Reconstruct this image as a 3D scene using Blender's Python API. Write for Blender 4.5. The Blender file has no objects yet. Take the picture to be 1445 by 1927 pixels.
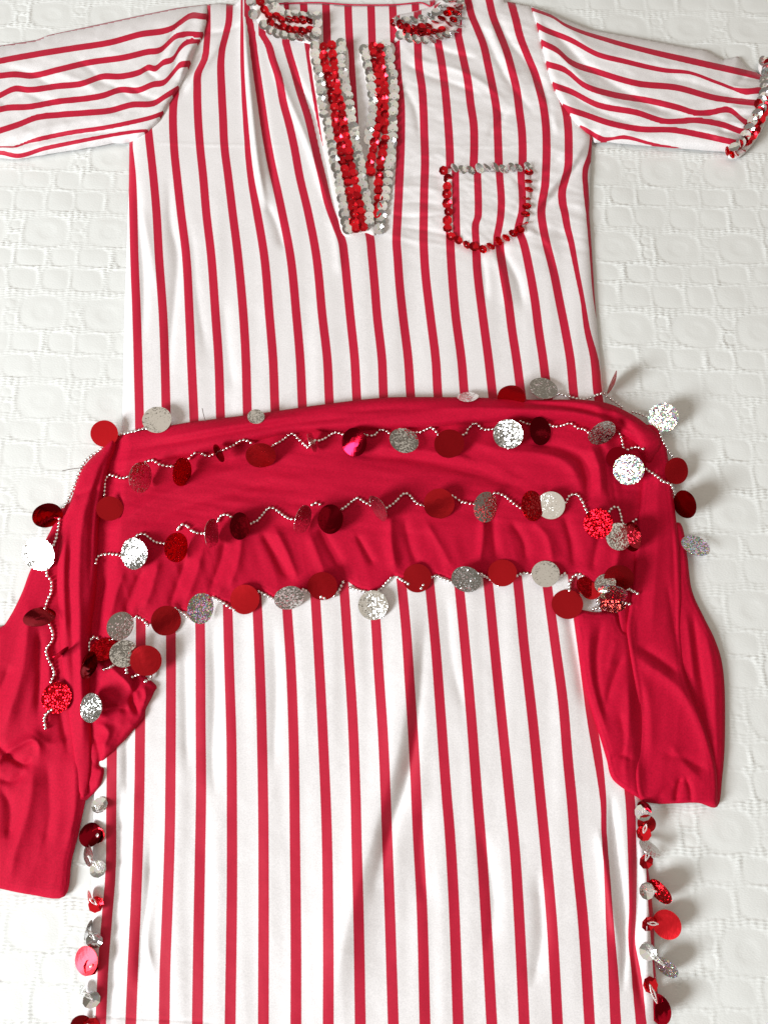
import bpy, math, random
import numpy as np
from mathutils import Vector, Matrix, Quaternion
random.seed(7); rng = np.random.default_rng(7)
sc = bpy.context.scene
C = sc.collection
# ------------------------------------------------------------------ camera
S = 0.0005                      # metres per unit; one unit is about one photo pixel at the picture's middle
W, H, F = 1445.0, 1927.0, 1500.0
TILT = math.radians(15)
DIST = F*S
cam = bpy.data.cameras.new('camera'); co = bpy.data.objects.new('camera', cam); C.objects.link(co)
CAM = np.array([0.0, -math.sin(TILT)*DIST, math.cos(TILT)*DIST])
co.location = CAM; co.rotation_euler = (TILT, 0, 0)
cam.sensor_fit = 'VERTICAL'; cam.sensor_height = 24.0; cam.lens = 24.0*F/H
cam.clip_start = 0.01; cam.clip_end = 50
sc.camera = co
# ------------------------------------------------------------------ room light
w = bpy.data.worlds.new('World'); sc.world = w; w.use_nodes = True
bg = w.node_tree.nodes['Background']; bg.inputs[0].default_value = (1.0, 0.85, 0.70, 1); bg.inputs[1].default_value = 0.18
def area(name, loc, target, size, sizey, power, col):
    l = bpy.data.lights.new(name, 'AREA'); l.shape = 'RECTANGLE'; l.size = size; l.size_y = sizey
    l.energy = power; l.color = col
    o = bpy.data.objects.new(name, l); C.objects.link(o); o.location = loc
    o.rotation_euler = (Vector(target)-Vector(loc)).to_track_quat('-Z', 'Y').to_euler()
    return o
area('window_light', (-2.45, -1.50, 1.70), (0.0, 0.0, 0), 1.0, 1.2, 158, (0.92, 0.97, 1.0))
area('ceiling_bounce_fill', (-0.25, 0.35, 2.3), (-0.25, 0.35, 0), 4.2, 4.2, 27, (1.0, 0.90, 0.79))  # added fill panel standing in for ceiling bounce, gives foil something bright to mirror
sc.view_settings.view_transform = 'Standard'; sc.view_settings.look = 'None'
sc.view_settings.exposure = 0.0; sc.view_settings.gamma = 1.0
# ------------------------------------------------------------------ helpers
ct, st = math.cos(TILT), math.sin(TILT)
def P(x, y, z):
    """photo coordinates and a height (units) -> point in metres on the thing's own surface"""
    x = np.asarray(x, float); y = np.asarray(y, float); z = np.asarray(z, float)*S
    dx = (x-W/2)/F; dy = -(y-H/2)/F
    wy = dy*ct+st; wz = dy*st-ct
    t = (z-CAM[2])/wz
    return np.stack([CAM[0]+dx*t, CAM[1]+wy*t, z+0*t], -1)
def hermite(ks, vs, q):
    ks = np.asarray(ks, float); vs = np.asarray(vs, float); q = np.clip(q, ks[0], ks[-1])
    if len(ks) < 3: return np.interp(q, ks, vs)
    d = np.diff(vs)/np.diff(ks); m = np.empty(len(ks)); m[1:-1] = (d[:-1]+d[1:])/2; m[0] = d[0]; m[-1] = d[-1]
    i = np.clip(np.searchsorted(ks, q, side='right')-1, 0, len(ks)-2)
    h = ks[i+1]-ks[i]; t = (q-ks[i])/h
    return (2*t**3-3*t**2+1)*vs[i]+(t**3-2*t**2+t)*h*m[i]+(-2*t**3+3*t**2)*vs[i+1]+(t**3-t**2)*h*m[i+1]
def smooth(poly, closed=False, n=6):
    p = np.asarray(poly, float); k = len(p); out = []
    rngk = k if closed else k-1
    for i in range(rngk):
        if closed: a, b, c, d = p[i-1], p[i], p[(i+1) % k], p[(i+2) % k]
        else: a, b, c, d = p[max(i-1, 0)], p[i], p[i+1], p[min(i+2, k-1)]
        for s in range(n):
            t = s/n
            out.append(0.5*((2*b)+(c-a)*t+(2*a-5*b+4*c-d)*t*t+(3*b-a-3*c+d)*t**3))
    if not closed: out.append(p[-1])
    return np.array(out)
def resample(poly, step):
    p = np.asarray(poly, float); L = np.r_[0, np.cumsum(np.hypot(*np.diff(p, axis=0).T))]
    n = max(1, int(round(L[-1]/step))); q = np.linspace(0, L[-1], n+1)
    return np.stack([np.interp(q, L, p[:, 0]), np.interp(q, L, p[:, 1])], -1)
def pdist(x, y, poly, closed=False):
    """distance, side (+ right of travel direction), position 0..1 and nearest point"""
    p = np.asarray(poly, float)
    if closed: p = np.vstack([p, p[:1]])
    seg = np.hypot(*np.diff(p, axis=0).T); L = np.r_[0, np.cumsum(seg)]
    best = np.full(x.shape, 1e18); side = np.zeros(x.shape); tt = np.zeros(x.shape); nx = x.copy(); ny = y.copy()
    for i in range(len(p)-1):
        ax, ay = p[i]; bx, by = p[i+1]; vx, vy = bx-ax, by-ay; l2 = vx*vx+vy*vy+1e-12
        t = np.clip(((x-ax)*vx+(y-ay)*vy)/l2, 0, 1); qx = ax+t*vx; qy = ay+t*vy
        d = (x-qx)**2+(y-qy)**2; m = d < best
        if m.any():
            best[m] = d[m]; side[m] = np.sign(vx*(y-ay)-vy*(x-ax))[m]; tt[m] = ((L[i]+t*seg[i])/L[-1])[m]; nx[m] = qx[m]; ny[m] = qy[m]
    return np.sqrt(best), side, tt, nx, ny
def inside(x, y, poly):
    r = np.zeros(x.shape, bool); p = np.asarray(poly, float); n = len(p)
    for i in range(n):
        x1, y1 = p[i]; x2, y2 = p[(i+1) % n]
        if y1 == y2: continue
        c = ((y1 > y) != (y2 > y)) & (x < (x2-x1)*(y-y1)/(y2-y1)+x1)
        r ^= c
    return r
def ss(a, b, x): t = np.clip((x-a)/(b-a), 0, 1); return t*t*(3-2*t)
NT = rng.random((256, 256))
def vnoise(x, y):
    xi = np.floor(x).astype(int); yi = np.floor(y).astype(int); fx = x-xi; fy = y-yi
    fx = fx*fx*(3-2*fx); fy = fy*fy*(3-2*fy)
    g = lambda a, b: NT[a % 256, b % 256]
    return (g(xi, yi)*(1-fx)+g(xi+1, yi)*fx)*(1-fy)+(g(xi, yi+1)*(1-fx)+g(xi+1, yi+1)*fx)*fy-0.5
def fbm(x, y, o=3):
    s = 0; a = 1
    for k in range(o): s = s+a*vnoise(x*2**k+17*k, y*2**k+31*k); a *= .5
    return s
def creases(x, y, o=2):
    s_ = 0; a = 1
    for k in range(o): s_ = s_+a*(0.25-np.abs(vnoise(x*2**k+11*k, y*2**k+5*k))*1.6); a *= .5
    return s_
def ridges(x, y, lst):
    """folds: (line, half width on the left, half width on the right, height)"""
    z = np.zeros(x.shape)
    for line, w1, w2, h in lst:
        ln = smooth(line, n=4) if len(line) > 2 else np.asarray(line, float)
        m = (x > ln[:, 0].min()-3*max(w1, w2)) & (x < ln[:, 0].max()+3*max(w1, w2)) & (y > ln[:, 1].min()-3*max(w1, w2)) & (y < ln[:, 1].max()+3*max(w1, w2))
        if not m.any(): continue
        d, s, t, _, _ = pdist(x[m], y[m], ln)
        ww = np.where(s > 0, w2, w1)
        z[m] += h*np.exp(-np.abs(d/ww)**1.5)*np.clip(np.minimum(t, 1-t)*5+.15, 0, 1)
    return z
def mesh_obj(name, verts, faces, mat, parent=None, uv=None, shade=True, vuv=None):
    me = bpy.data.meshes.new(name)
    verts = np.asarray(verts, np.float32); n = len(verts)
    faces = np.asarray(faces, np.int32); k = faces.shape[1]; m = len(faces)
    me.vertices.add(n); me.vertices.foreach_set('co', verts.ravel())
    me.loops.add(m*k); me.loops.foreach_set('vertex_index', faces.ravel())
    me.polygons.add(m); me.polygons.foreach_set('loop_start', np.arange(0, m*k, k, dtype=np.int32))
    me.polygons.foreach_set('loop_total', np.full(m, k, np.int32))
    if vuv is not None:
        u = me.uv_layers.new(name='UVMap'); u.data.foreach_set('uv', np.asarray(vuv, np.float32)[faces.ravel()].ravel())
    me.update(calc_edges=True)
    me.polygons.foreach_set('use_smooth', np.full(m, shade, bool))
    if mat: me.materials.append(mat)
    o = bpy.data.objects.new(name, me); C.objects.link(o)
    if parent: o.parent = parent
    return o
def cloth(name, outline, step, zf, mat, parent=None, uvf=None, free=None, drop=6, floor=0.5, smooth_out=True):
    out = smooth(outline, True, 5) if smooth_out else np.asarray(outline, float)
    x0, y0 = out.min(0)-step; x1, y1 = out.max(0)+step
    xs = np.arange(x0, x1+step, step); ys = np.arange(y0, y1+step, step)
    cx, cy = np.meshgrid((xs[:-1]+xs[1:])/2, (ys[:-1]+ys[1:])/2)
    ins = inside(cx, cy, out); nx = len(xs)
    j, i = np.nonzero(ins); a = j*nx+i
    f = np.stack([a, a+nx, a+nx+1, a+1], -1)
    used, inv = np.unique(f, return_inverse=True); f = inv.reshape(-1, 4)
    X = xs[used % nx].copy(); Y = ys[used//nx].copy()
    e = np.vstack([f[:, [0, 1]], f[:, [1, 2]], f[:, [2, 3]], f[:, [3, 0]]])
    es = np.sort(e, 1); key = es[:, 0].astype(np.int64)*len(used)+es[:, 1]
    uq, idx, cnt = np.unique(key, return_index=True, return_counts=True)
    be = e[idx[cnt == 1]]; bv = np.unique(be)
    _, _, _, qx, qy = pdist(X[bv], Y[bv], out, True); X[bv] = qx; Y[bv] = qy
    if free is None: e_ = pdist(X, Y, out, True)[0]
    else:
        e_ = np.full(X.shape, 1e9)
        for ln in free: e_ = np.minimum(e_, pdist(X, Y, ln)[0])
    Z = zf(X, Y, e_)
    V = P(X, Y, Z)
    uv = uvf(X, Y) if uvf else np.stack([X, Y], -1)/100
    # turned-under rim
    remap = -np.ones(len(X), int); remap[bv] = len(X)+np.arange(len(bv))
    R = V[bv].copy(); R[:, 2] = np.maximum(R[:, 2]-drop*S, min(floor, 0.3)*S)
    R[:, 2] = np.minimum(R[:, 2], V[bv][:, 2]-0.0002)
    V = np.vstack([V, R]); uv = np.vstack([uv, uv[bv]])
    rf = np.stack([be[:, 1], be[:, 0], remap[be[:, 0]], remap[be[:, 1]]], -1)
    f = np.vstack([f, rf])
    return mesh_obj(name, V, f, mat, parent, vuv=uv)
def empty(name, loc, label, cat):
    o = bpy.data.objects.new(name, None); C.objects.link(o); o.location = loc; o.empty_display_size = .05
    o['label'] = label; o['category'] = cat; return o
# ------------------------------------------------------------------ materials
def newmat(name):
    m = bpy.data.materials.new(name); m.use_nodes = True
    nt = m.node_tree; return m, nt, nt.nodes['Principled BSDF']
def N(nt, t, **kw):
    n = nt.nodes.new(t)
    for k, v in kw.items(): setattr(n, k, v)
    return n
def mth(nt, op, a, b=None, c=None):
    n = N(nt, 'ShaderNodeMath', operation=op)
    for i, v in enumerate((a, b, c)):
        if v is None: continue
        if isinstance(v, (int, float)): n.inputs[i].default_value = v
        else: nt.links.new(v, n.inputs[i])
    return n.outputs[0]
def weave_bump(nt, bs, scale, strength, dist=.0003):
    tc = N(nt, 'ShaderNodeTexCoord'); nz = N(nt, 'ShaderNodeTexNoise'); nz.inputs['Scale'].default_value = scale; nz.inputs['Detail'].default_value = 3
    nt.links.new(tc.outputs['Object'], nz.inputs['Vector'])
    b = N(nt, 'ShaderNodeBump'); b.inputs['Strength'].default_value = strength; b.inputs['Distance'].default_value = dist
    nt.links.new(nz.outputs[0], b.inputs['Height']); nt.links.new(b.outputs[0], bs.inputs['Normal'])
    return nz
def stripe_mat(name, axis=0, half=.165):
    m, nt, bs = newmat(name)
    uv = N(nt, 'ShaderNodeUVMap'); sp = N(nt, 'ShaderNodeSeparateXYZ'); nt.links.new(uv.outputs[0], sp.inputs[0])
    tc = N(nt, 'ShaderNodeTexCoord'); nz = N(nt, 'ShaderNodeTexNoise'); nz.inputs['Scale'].default_value = 1400; nt.links.new(tc.outputs['Object'], nz.inputs[0])
    jit = mth(nt, 'MULTIPLY', mth(nt, 'SUBTRACT', nz.outputs[0], .5), .02)
    u = mth(nt, 'ADD', sp.outputs[axis], jit)
    d = mth(nt, 'ABSOLUTE', mth(nt, 'SUBTRACT', mth(nt, 'FRACT', mth(nt, 'ADD', u, .5)), .5))
    mr = N(nt, 'ShaderNodeMapRange'); mr.interpolation_type = 'SMOOTHSTEP'; mr.inputs[1].default_value = half-.012; mr.inputs[2].default_value = half+.012
    nt.links.new(d, mr.inputs[0])
    mx = N(nt, 'ShaderNodeMix', data_type='RGBA'); nt.links.new(mr.outputs[0], mx.inputs[0])
    mx.inputs[6].default_value = (.53, .008, .038, 1); mx.inputs[7].default_value = (.83, .80, .805, 1)
    # knit mottling
    nz2 = N(nt, 'ShaderNodeTexNoise'); nz2.inputs['Scale'].default_value = 900; nz2.inputs['Detail'].default_value = 2; nt.links.new(tc.outputs['Object'], nz2.inputs[0])
    vr = N(nt, 'ShaderNodeMapRange'); vr.inputs[1].default_value = .3; vr.inputs[2].default_value = .7; vr.inputs[3].default_value = .9; vr.inputs[4].default_value = 1.06; nt.links.new(nz2.outputs[0], vr.inputs[0])
    mm = N(nt, 'ShaderNodeMix', data_type='RGBA', blend_type='MULTIPLY'); mm.inputs[0].default_value = 1
    nt.links.new(mx.outputs[2], mm.inputs[6]); nt.links.new(vr.outputs[0], mm.inputs[7])
    nt.links.new(mm.outputs[2], bs.inputs['Base Color'])
    bs.inputs['Roughness'].default_value = .62; bs.inputs['Specular IOR Level'].default_value = .3
    bs.inputs['Sheen Weight'].default_value = .15; bs.inputs['Sheen Roughness'].default_value = .4
    weave_bump(nt, bs, 2500, .15, .00015)
    return m
def cloth_mat(name, col, rough=.6, sheen=.2, bump=.25, scale=2500, tint=None, spec=.3):
    m, nt, bs = newmat(name); bs.inputs['Base Color'].default_value = (*col, 1); bs.inputs['Roughness'].default_value = rough
    bs.inputs['Sheen Weight'].default_value = sheen; bs.inputs['Specular IOR Level'].default_value = spec
    if tint: bs.inputs['Sheen Tint'].default_value = (*tint, 1)
    nz = weave_bump(nt, bs, scale, bump, .0002)
    n3 = N(nt, 'ShaderNodeTexNoise'); n3.inputs['Scale'].default_value = 620; n3.inputs['Detail'].default_value = 4; n3.inputs['Roughness'].default_value = .75
    tc3 = N(nt, 'ShaderNodeTexCoord'); nt.links.new(tc3.outputs['Object'], n3.inputs[0])
    vr = N(nt, 'ShaderNodeMapRange'); vr.inputs[1].default_value = .3; vr.inputs[2].default_value = .7; vr.inputs[3].default_value = .80; vr.inputs[4].default_value = 1.2; nt.links.new(n3.outputs[0], vr.inputs[0])
    mm = N(nt, 'ShaderNodeMix', data_type='RGBA', blend_type='MULTIPLY'); mm.inputs[0].default_value = 1; mm.inputs[6].default_value = (*col, 1)
    nt.links.new(vr.outputs[0], mm.inputs[7]); nt.links.new(mm.outputs[2], bs.inputs['Base Color'])
    return m
def foil_mat(name, col, rough, crinkle=0, scale=500, holo=0, metal=1.0, vary=.12, facet=0):
    m, nt, bs = newmat(name); bs.inputs['Metallic'].default_value = metal; bs.inputs['Roughness'].default_value = rough
    oi = N(nt, 'ShaderNodeObjectInfo'); tc = N(nt, 'ShaderNodeTexCoord')
    ad = N(nt, 'ShaderNodeVectorMath', operation='ADD'); nt.links.new(tc.outputs['Object'], ad.inputs[0]); nt.links.new(oi.outputs['Random'], ad.inputs[1])
    vr = N(nt, 'ShaderNodeMapRange'); vr.inputs[3].default_value = 1-vary*2; vr.inputs[4].default_value = 1+vary; nt.links.new(oi.outputs['Random'], vr.inputs[0])
    mm = N(nt, 'ShaderNodeMix', data_type='RGBA', blend_type='MULTIPLY'); mm.inputs[0].default_value = 1; mm.inputs[6].default_value = (*col, 1)
    nt.links.new(vr.outputs[0], mm.inputs[7]); colout = mm.outputs[2]
    vo = N(nt, 'ShaderNodeTexVoronoi'); vo.inputs['Scale'].default_value = scale; nt.links.new(ad.outputs[0], vo.inputs['Vector'])
    if holo:
        hs = N(nt, 'ShaderNodeHueSaturation'); hs.inputs['Saturation'].default_value = 1
        sp = N(nt, 'ShaderNodeSeparateColor'); nt.links.new(vo.outputs['Color'], sp.inputs[0])
        cb = N(nt, 'ShaderNodeCombineColor', mode='HSV'); nt.links.new(sp.outputs[0], cb.inputs[0]); cb.inputs[1].default_value = holo; cb.inputs[2].default_value = .95
        m2 = N(nt, 'ShaderNodeMix', data_type='RGBA', blend_type='MULTIPLY'); m2.inputs[0].default_value = 1
        nt.links.new(colout, m2.inputs[6]); nt.links.new(cb.outputs[0], m2.inputs[7]); colout = m2.outputs[2]
    nt.links.new(colout, bs.inputs['Base Color'])
    nin = None
    if facet:   # each embossed foil cell leans its own way
        ge = N(nt, 'ShaderNodeNewGeometry'); sb = N(nt, 'ShaderNodeVectorMath', operation='SUBTRACT'); nt.links.new(vo.outputs['Color'], sb.inputs[0]); sb.inputs[1].default_value = (.5, .5, .5)
        sc2 = N(nt, 'ShaderNodeVectorMath', operation='SCALE'); nt.links.new(sb.outputs[0], sc2.inputs[0]); sc2.inputs['Scale'].default_value = facet
        a2 = N(nt, 'ShaderNodeVectorMath', operation='ADD'); nt.links.new(ge.outputs['Normal'], a2.inputs[0]); nt.links.new(sc2.outputs[0], a2.inputs[1])
        nn = N(nt, 'ShaderNodeVectorMath', operation='NORMALIZE'); nt.links.new(a2.outputs[0], nn.inputs[0]); nin = nn.outputs[0]; nt.links.new(nin, bs.inputs['Normal'])
    if crinkle:
        # every foil cell leans its own way
        nz = N(nt, 'ShaderNodeTexNoise'); nz.inputs['Scale'].default_value = scale*.8; nz.inputs['Detail'].default_value = 2; nt.links.new(ad.outputs[0], nz.inputs['Vector'])
        mix = mth(nt, 'ADD', nz.outputs[0], mth(nt, 'MULTIPLY', vo.outputs['Distance'], .6))
        b = N(nt, 'ShaderNodeBump'); b.inputs['Strength'].default_value = crinkle; b.inputs['Distance'].default_value = .0006
        nt.links.new(mix, b.inputs['Height']); nt.links.new(b.outputs[0], bs.inputs['Normal'])
        if nin: nt.links.new(nin, b.inputs['Normal'])
    return m
M_stripe = stripe_mat('striped_jersey'); M_red = cloth_mat('red_jersey', (.50, .003, .030), .75, .05, bump=.9, scale=1700, tint=(1, .1, .15), spec=.12)
M_white = cloth_mat('white_jersey', (.84, .80, .78)); M_thread = cloth_mat('dark_thread', (.15, .10, .09))
M_piping = cloth_mat('red_piping', (.5, .01, .05))
M_bead = foil_mat('silver_bead', (.97, .96, .95), .1, vary=.03)
M_cs = foil_mat('silver_foil_coin', (.88, .88, .85), .18, .3, 700, facet=.29, vary=.15); M_ch = foil_mat('holographic_foil_coin', (1, 1, 1), .2, .3, 850, holo=.45, facet=.6)
M_cr = foil_mat('red_plastic_coin', (.62, .012, .02), .26, .10, 260, metal=.9, vary=.2); M_cg = foil_mat('red_glitter_coin', (.66, .006, .015), .2, .4, 850, facet=.7)
M_cd = foil_mat('red_coin_dark_reflection', (.28, .003, .012), .1)  # darkened base red paints in the dark surroundings these coins reflect
M_sr = foil_mat('red_sequin', (.78, .018, .03), .2, .05, 500, vary=.22); M_ssl = foil_mat('silver_sequin', (.95, .96, .95), .13, .05, 500, holo=.08, vary=.12, metal=.9)
M_glass, _nt, _b = newmat('clear_bugle_bead'); _b.inputs['Transmission Weight'].default_value = .6; _b.inputs['Roughness'].default_value = .08; _b.inputs['Base Color'].default_value = (.95, .93, .9, 1)
# bedspread
M_bed, nt, bs = newmat('woven_cotton')
bs.inputs['Base Color'].default_value = (.78, .79, .77, 1); bs.inputs['Roughness'].default_value = .85; bs.inputs['Specular IOR Level'].default_value = .2
tc = N(nt, 'ShaderNodeTexCoord'); wv = N(nt, 'ShaderNodeTexNoise'); wv.inputs['Scale'].default_value = 1100; wv.inputs['Detail'].default_value = 3
mp = N(nt, 'ShaderNodeMapping'); mp.inputs['Scale'].default_value = (.45, 1, 1); nt.links.new(tc.outputs['Object'], mp.inputs[0]); nt.links.new(mp.outputs[0], wv.inputs[0])
bb = N(nt, 'ShaderNodeBump'); bb.inputs['Strength'].default_value = .5; bb.inputs['Distance'].default_value = .0004; nt.links.new(wv.outputs[0], bb.inputs['Height']); nt.links.new(bb.outputs[0], bs.inputs['Normal'])
# ------------------------------------------------------------------ bedspread
def bed_height(X, Y):
    ang = math.radians(1.6); x = X*math.cos(ang)-Y*math.sin(ang); y = X*math.sin(ang)+Y*math.cos(ang)
    x = x+14*fbm(X/260+3, Y/260, 2)+3*fbm(X/60, Y/60+9, 2); y = y+12*fbm(X/300+9, Y/240+5, 2)+2.5*fbm(X/60+20, Y/60, 2)
    PX, PY = 131.0, 188.0
    y = -y+60; x = x-0.10*y
    r = np.floor(y/PY); yy = y-r*PY
    x = x-(r*4)
    def cell(cx, cy, hx, hy, p):
        dx = np.abs((x-cx+PX/2) % PX-PX/2)/hx; dy = np.abs(yy-cy)/hy
        return (dx**p+dy**p)**(1/p)
    z = np.zeros(x.shape); best = np.full(x.shape, 9.0)
    for (cx, cy, hx, hy, p) in [(0, 38, 46, 36, 2.9), (65.5, 22, 12, 11, 3), (65.5, 54, 12, 11, 3),
                                (40, 100, 26, 21, 3.8), (102, 100, 30, 21, 3.8), (27, 152, 28, 25, 3.8), (90, 152, 30, 25, 3.8),
                                (0, 38+PY, 46, 36, 2.9), (0, 38-PY, 46, 36, 2.9)]:
        best = np.minimum(best, cell(cx, cy, hx, hy, p))
    rib = ss(.90, 1.12, best)
    puff = 1.0*(1-np.clip(best, 0, 1)**2.4)*(1+.7*fbm(X/50+7, Y/50))
    disc = cell(0, 38, 20, 18, 2)
    puff = puff-.75*(1-ss(.55, 1.25, disc))
    row = Y/5.4
    rung = (.5+.5*np.cos(2*math.pi*(row+.25*np.sin(X/9.0))))
    col = .35+.65*np.abs(np.sin(math.pi*(X/13.5+.5*(np.floor(row) % 2)*0.35)))
    thread = rib*rung*col*(2.9+4.0*np.clip(fbm(X/40, Y/34+3), -.4, .6))
    z = .78*(puff+thread)
    z += 5*fbm(X/420, Y/420+4, 2)+1.5*fbm(X/70, Y/70, 2)
    return z
def bed():
    def ax(lo, hi, a, b, fine, coarse):
        return np.r_[np.arange(a, lo, coarse), np.arange(lo, hi, fine), np.arange(hi, b+1, coarse)]
    xs = ax(-860, 840, -2600, 2600, 3.0, 20.); ys = ax(-1130, 1330, -2600, 2800, 2.0, 20.)
    X, Y = np.meshgrid(xs, ys); Z = bed_height(X, Y)-6.0
    V = np.stack([X, Y, Z], -1).reshape(-1, 3)*S
    nx = len(xs); j, i = np.mgrid[0:len(ys)-1, 0:nx-1]; a = (j*nx+i).ravel()
    o = mesh_obj('bedspread', V, np.stack([a, a+1, a+nx+1, a+nx], -1), M_bed)
    o['label'] = 'white woven cotton bedspread with raised squares and round medallions, spread under the clothes'; o['category'] = 'bedspread'
bed()
# ------------------------------------------------------------------ dress: traced stripes
ST = [ # each printed stripe's centre line down the front, left to right
 [(1200,214),(1426,211),(1531,210),(1635,209),(1738,201),(1808,195.5),(1927,190)],
 [(277,243),(332,249),(400,251.5),(483,253.4),(594,257.8),(705,261),(788,263),(1177,265.5),(1391,264),(1530,262),(1704,256),(1825,250.5),(1927,246.5)],
 [(241,279),(277,283),(332,289),(400,295),(483,299.6),(594,307.4),(677,310.7),(771,313),(1198,322),(1357,322),(1495,321),(1565,320),(1704,315.7),(1825,311),(1927,309.5)],
 [(177,330),(194,327),(277,328),(332,333.4),(400,341),(483,351),(594,357),(677,360.5),(798,366),(1177,377),(1357,378),(1495,378.7),(1600,377),(1738,374.5),(1927,371.8)],
 [(14,391),(55,391),(90,389),(111,385.5),(125,379),(138,373),(166,371.6),(221,373),(277,377),(332,382.7),(400,388.5),(483,398),(594,406),(677,411.8),(788,415.4),(1153,429),(1253,431.6),(1391,435.8),(1530,436.8),(1669,436.8),(1927,433.4)],
 [(10,432.5),(41,431),(64,425.6),(91,418.7),(116,416),(166,417.3),(221,420),(277,422.8),(332,429.8),(400,438),(483,448.3),(594,458.3),(677,463),(782,466),(1156,485),(1288,490.4),(1426,494),(1564,496),(1927,496)],
 [(44,456),(83,456),(138,457),(194,460),(249,464),(304,468.5),(346,474),(400,484),(483,497.6),(594,507.3),(677,514),(776,518),(1149,540.6),(1253,547.5),(1391,552.7),(1564,555),(1773,557),(1927,557)],
 [(-20,458),(17,464),(55,472.7),(97,478),(138,483.7),(194,492),(249,500),(304,510),(360,522.5),(400,531),(483,546.8),(594,558),(677,565),(771,569.5),(1132,594),(1253,601),(1391,608),(1564,615),(1773,617.8),(1927,617.8)],
 [(65,493),(83,504.5),(111,513),(144,524),(194,533.6),(235,544.6),(277,554),(332,564),(400,580),(483,595.5),(594,606.6),(677,616),(760,620),(1115,648),(1218,655),(1357,663.8),(1495,669),(1600,671.4),(1738,675),(1927,678)],
 [(80,538),(102,544),(138,555),(177,566),(221,580),(263,590),(299,598),(332,606),(387,619),(428,634),(455,644),(483,648),(538,653.6),(594,659),(677,667.5),(754,671.6),(1170,707),(1253,712),(1391,721),(1564,728),(1704,733),(1927,740)],
 [(80,580),(155,591),(235,605),(277,616),(350,650),(420,687),(441,695),(483,700),(538,705),(594,709.5),(677,718.7),(751,722),(1097,755.5),(1184,764),(1288,771),(1426,779.7),(1564,786),(1704,793.6),(1927,799.5)],
 [(83,745),(138,748),(194,754),(249,754.5),(304,753),(360,750.5),(400,748.5),(455,746),(483,748),(538,752),(594,758),(677,768),(746,772.7),(1101,808.4),(1218,819.5),(1357,830),(1495,840),(1565,846),(1704,854),(1927,862)],
 [(80,785.7),(125,788),(166,794),(208,796.7),(249,798),(304,799.5),(360,798),(400,797.3),(455,797),(511,800),(594,809.5),(677,819.7),(746,824),(1111,864.5),(1218,875),(1357,887),(1495,897.4),(1600,906),(1738,914.7),(1927,925)],
 [(80,824),(119,831),(166,837),(221,842),(277,845.7),(307,846.6),(455,847),(511,850),(594,857),(677,868),(746,874),(1097,918),(1218,930),(1357,944),(1495,958),(1600,968.3),(1738,977),(1927,986)],
 [(66,861.8),(111,871.5),(152,880),(194,885),(235,891),(277,892),(313,891),(475,896),(511,898),(594,908),(677,919),(746,927),(1097,974),(1218,986),(1357,1002),(1495,1015.7),(1600,1026),(1738,1038),(1927,1048.6)],
 [(-20,873),(0,879.8),(28,886.7),(55,898),(83,909),(125,918.5),(166,927),(208,934),(249,936),(307,938),(464,940),(511,946.7),(566,956),(621,963),(677,971.6),(729,978.5),(1115,1031),(1218,1045),(1322,1059),(1426,1067.6),(1513,1076),(1600,1083),(1738,1097),(1927,1109)],
 [(-20,915),(0,920),(33,928),(61,939),(97,953),(133,963),(166,971),(208,976.7),(249,981.7),(304,982.8),(380,977),(436,977),(455,984),(511,996.5),(566,1006),(621,1013),(677,1021.5),(710,1025.6),(1218,1095),(1374,1116),(1426,1124.7),(1513,1135),(1564,1136),(1635,1141),(1738,1147),(1842,1154),(1927,1158)],
 [(-20,955),(5.5,961.5),(36,969.8),(69,978),(105,992),(138,1005.7),(166,1014),(194,1021),(235,1026.5),(277,1028),(318,1027),(351,1025),(382,1019.6),(400,1018),(428,1021.5),(455,1027),(511,1041),(566,1052),(621,1063),(677,1072.7),(746,1079.6),(1150,1140),(1503,1185),(1565,1188),(1704,1190),(1773,1188),(1825,1195.6),(1927,1206)],
 [(180,1055.6),(208,1064),(235,1068),(277,1069.4),(318,1068),(340,1062),(360,1057),(382,1058),(400,1062),(428,1067),(455,1074),(483,1079.6),(511,1085),(566,1096),(621,1104.5),(677,1118),(738,1124),(1150,1190),(1600,1222),(1773,1234),(1927,1246)],
 [(257,1116),(290,1111),(318,1101),(360,1102),(400,1106),(469,1112),(566,1120),(620,1130),(680,1150),(800,1180),(1200,1220),(1927,1305)],
]
WOV = {6: [(0, 5), (44, 6), (138, 7), (249, 10), (330, 12.5), (400, 15.9)], 4: [(0, 11), (90, 12), (140, 14.5), (170, 15)], 5: [(0, 13), (90, 13), (140, 14.5), (170, 15)],
       18: [(380, 15.8), (455, 12), (511, 9.5), (566, 8.5), (621, 12), (690, 16.8)], 16: [(1340, 18.9), (1426, 17), (1531, 9.5), (1635, 10), (1738, 15), (1860, 20.5)],
       17: [(1480, 19.3), (1600, 17), (1700, 14), (1773, 13), (1860, 20.5)], 19: [(290, 12), (400, 8), (718, 7), (900, 14)]}
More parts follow.
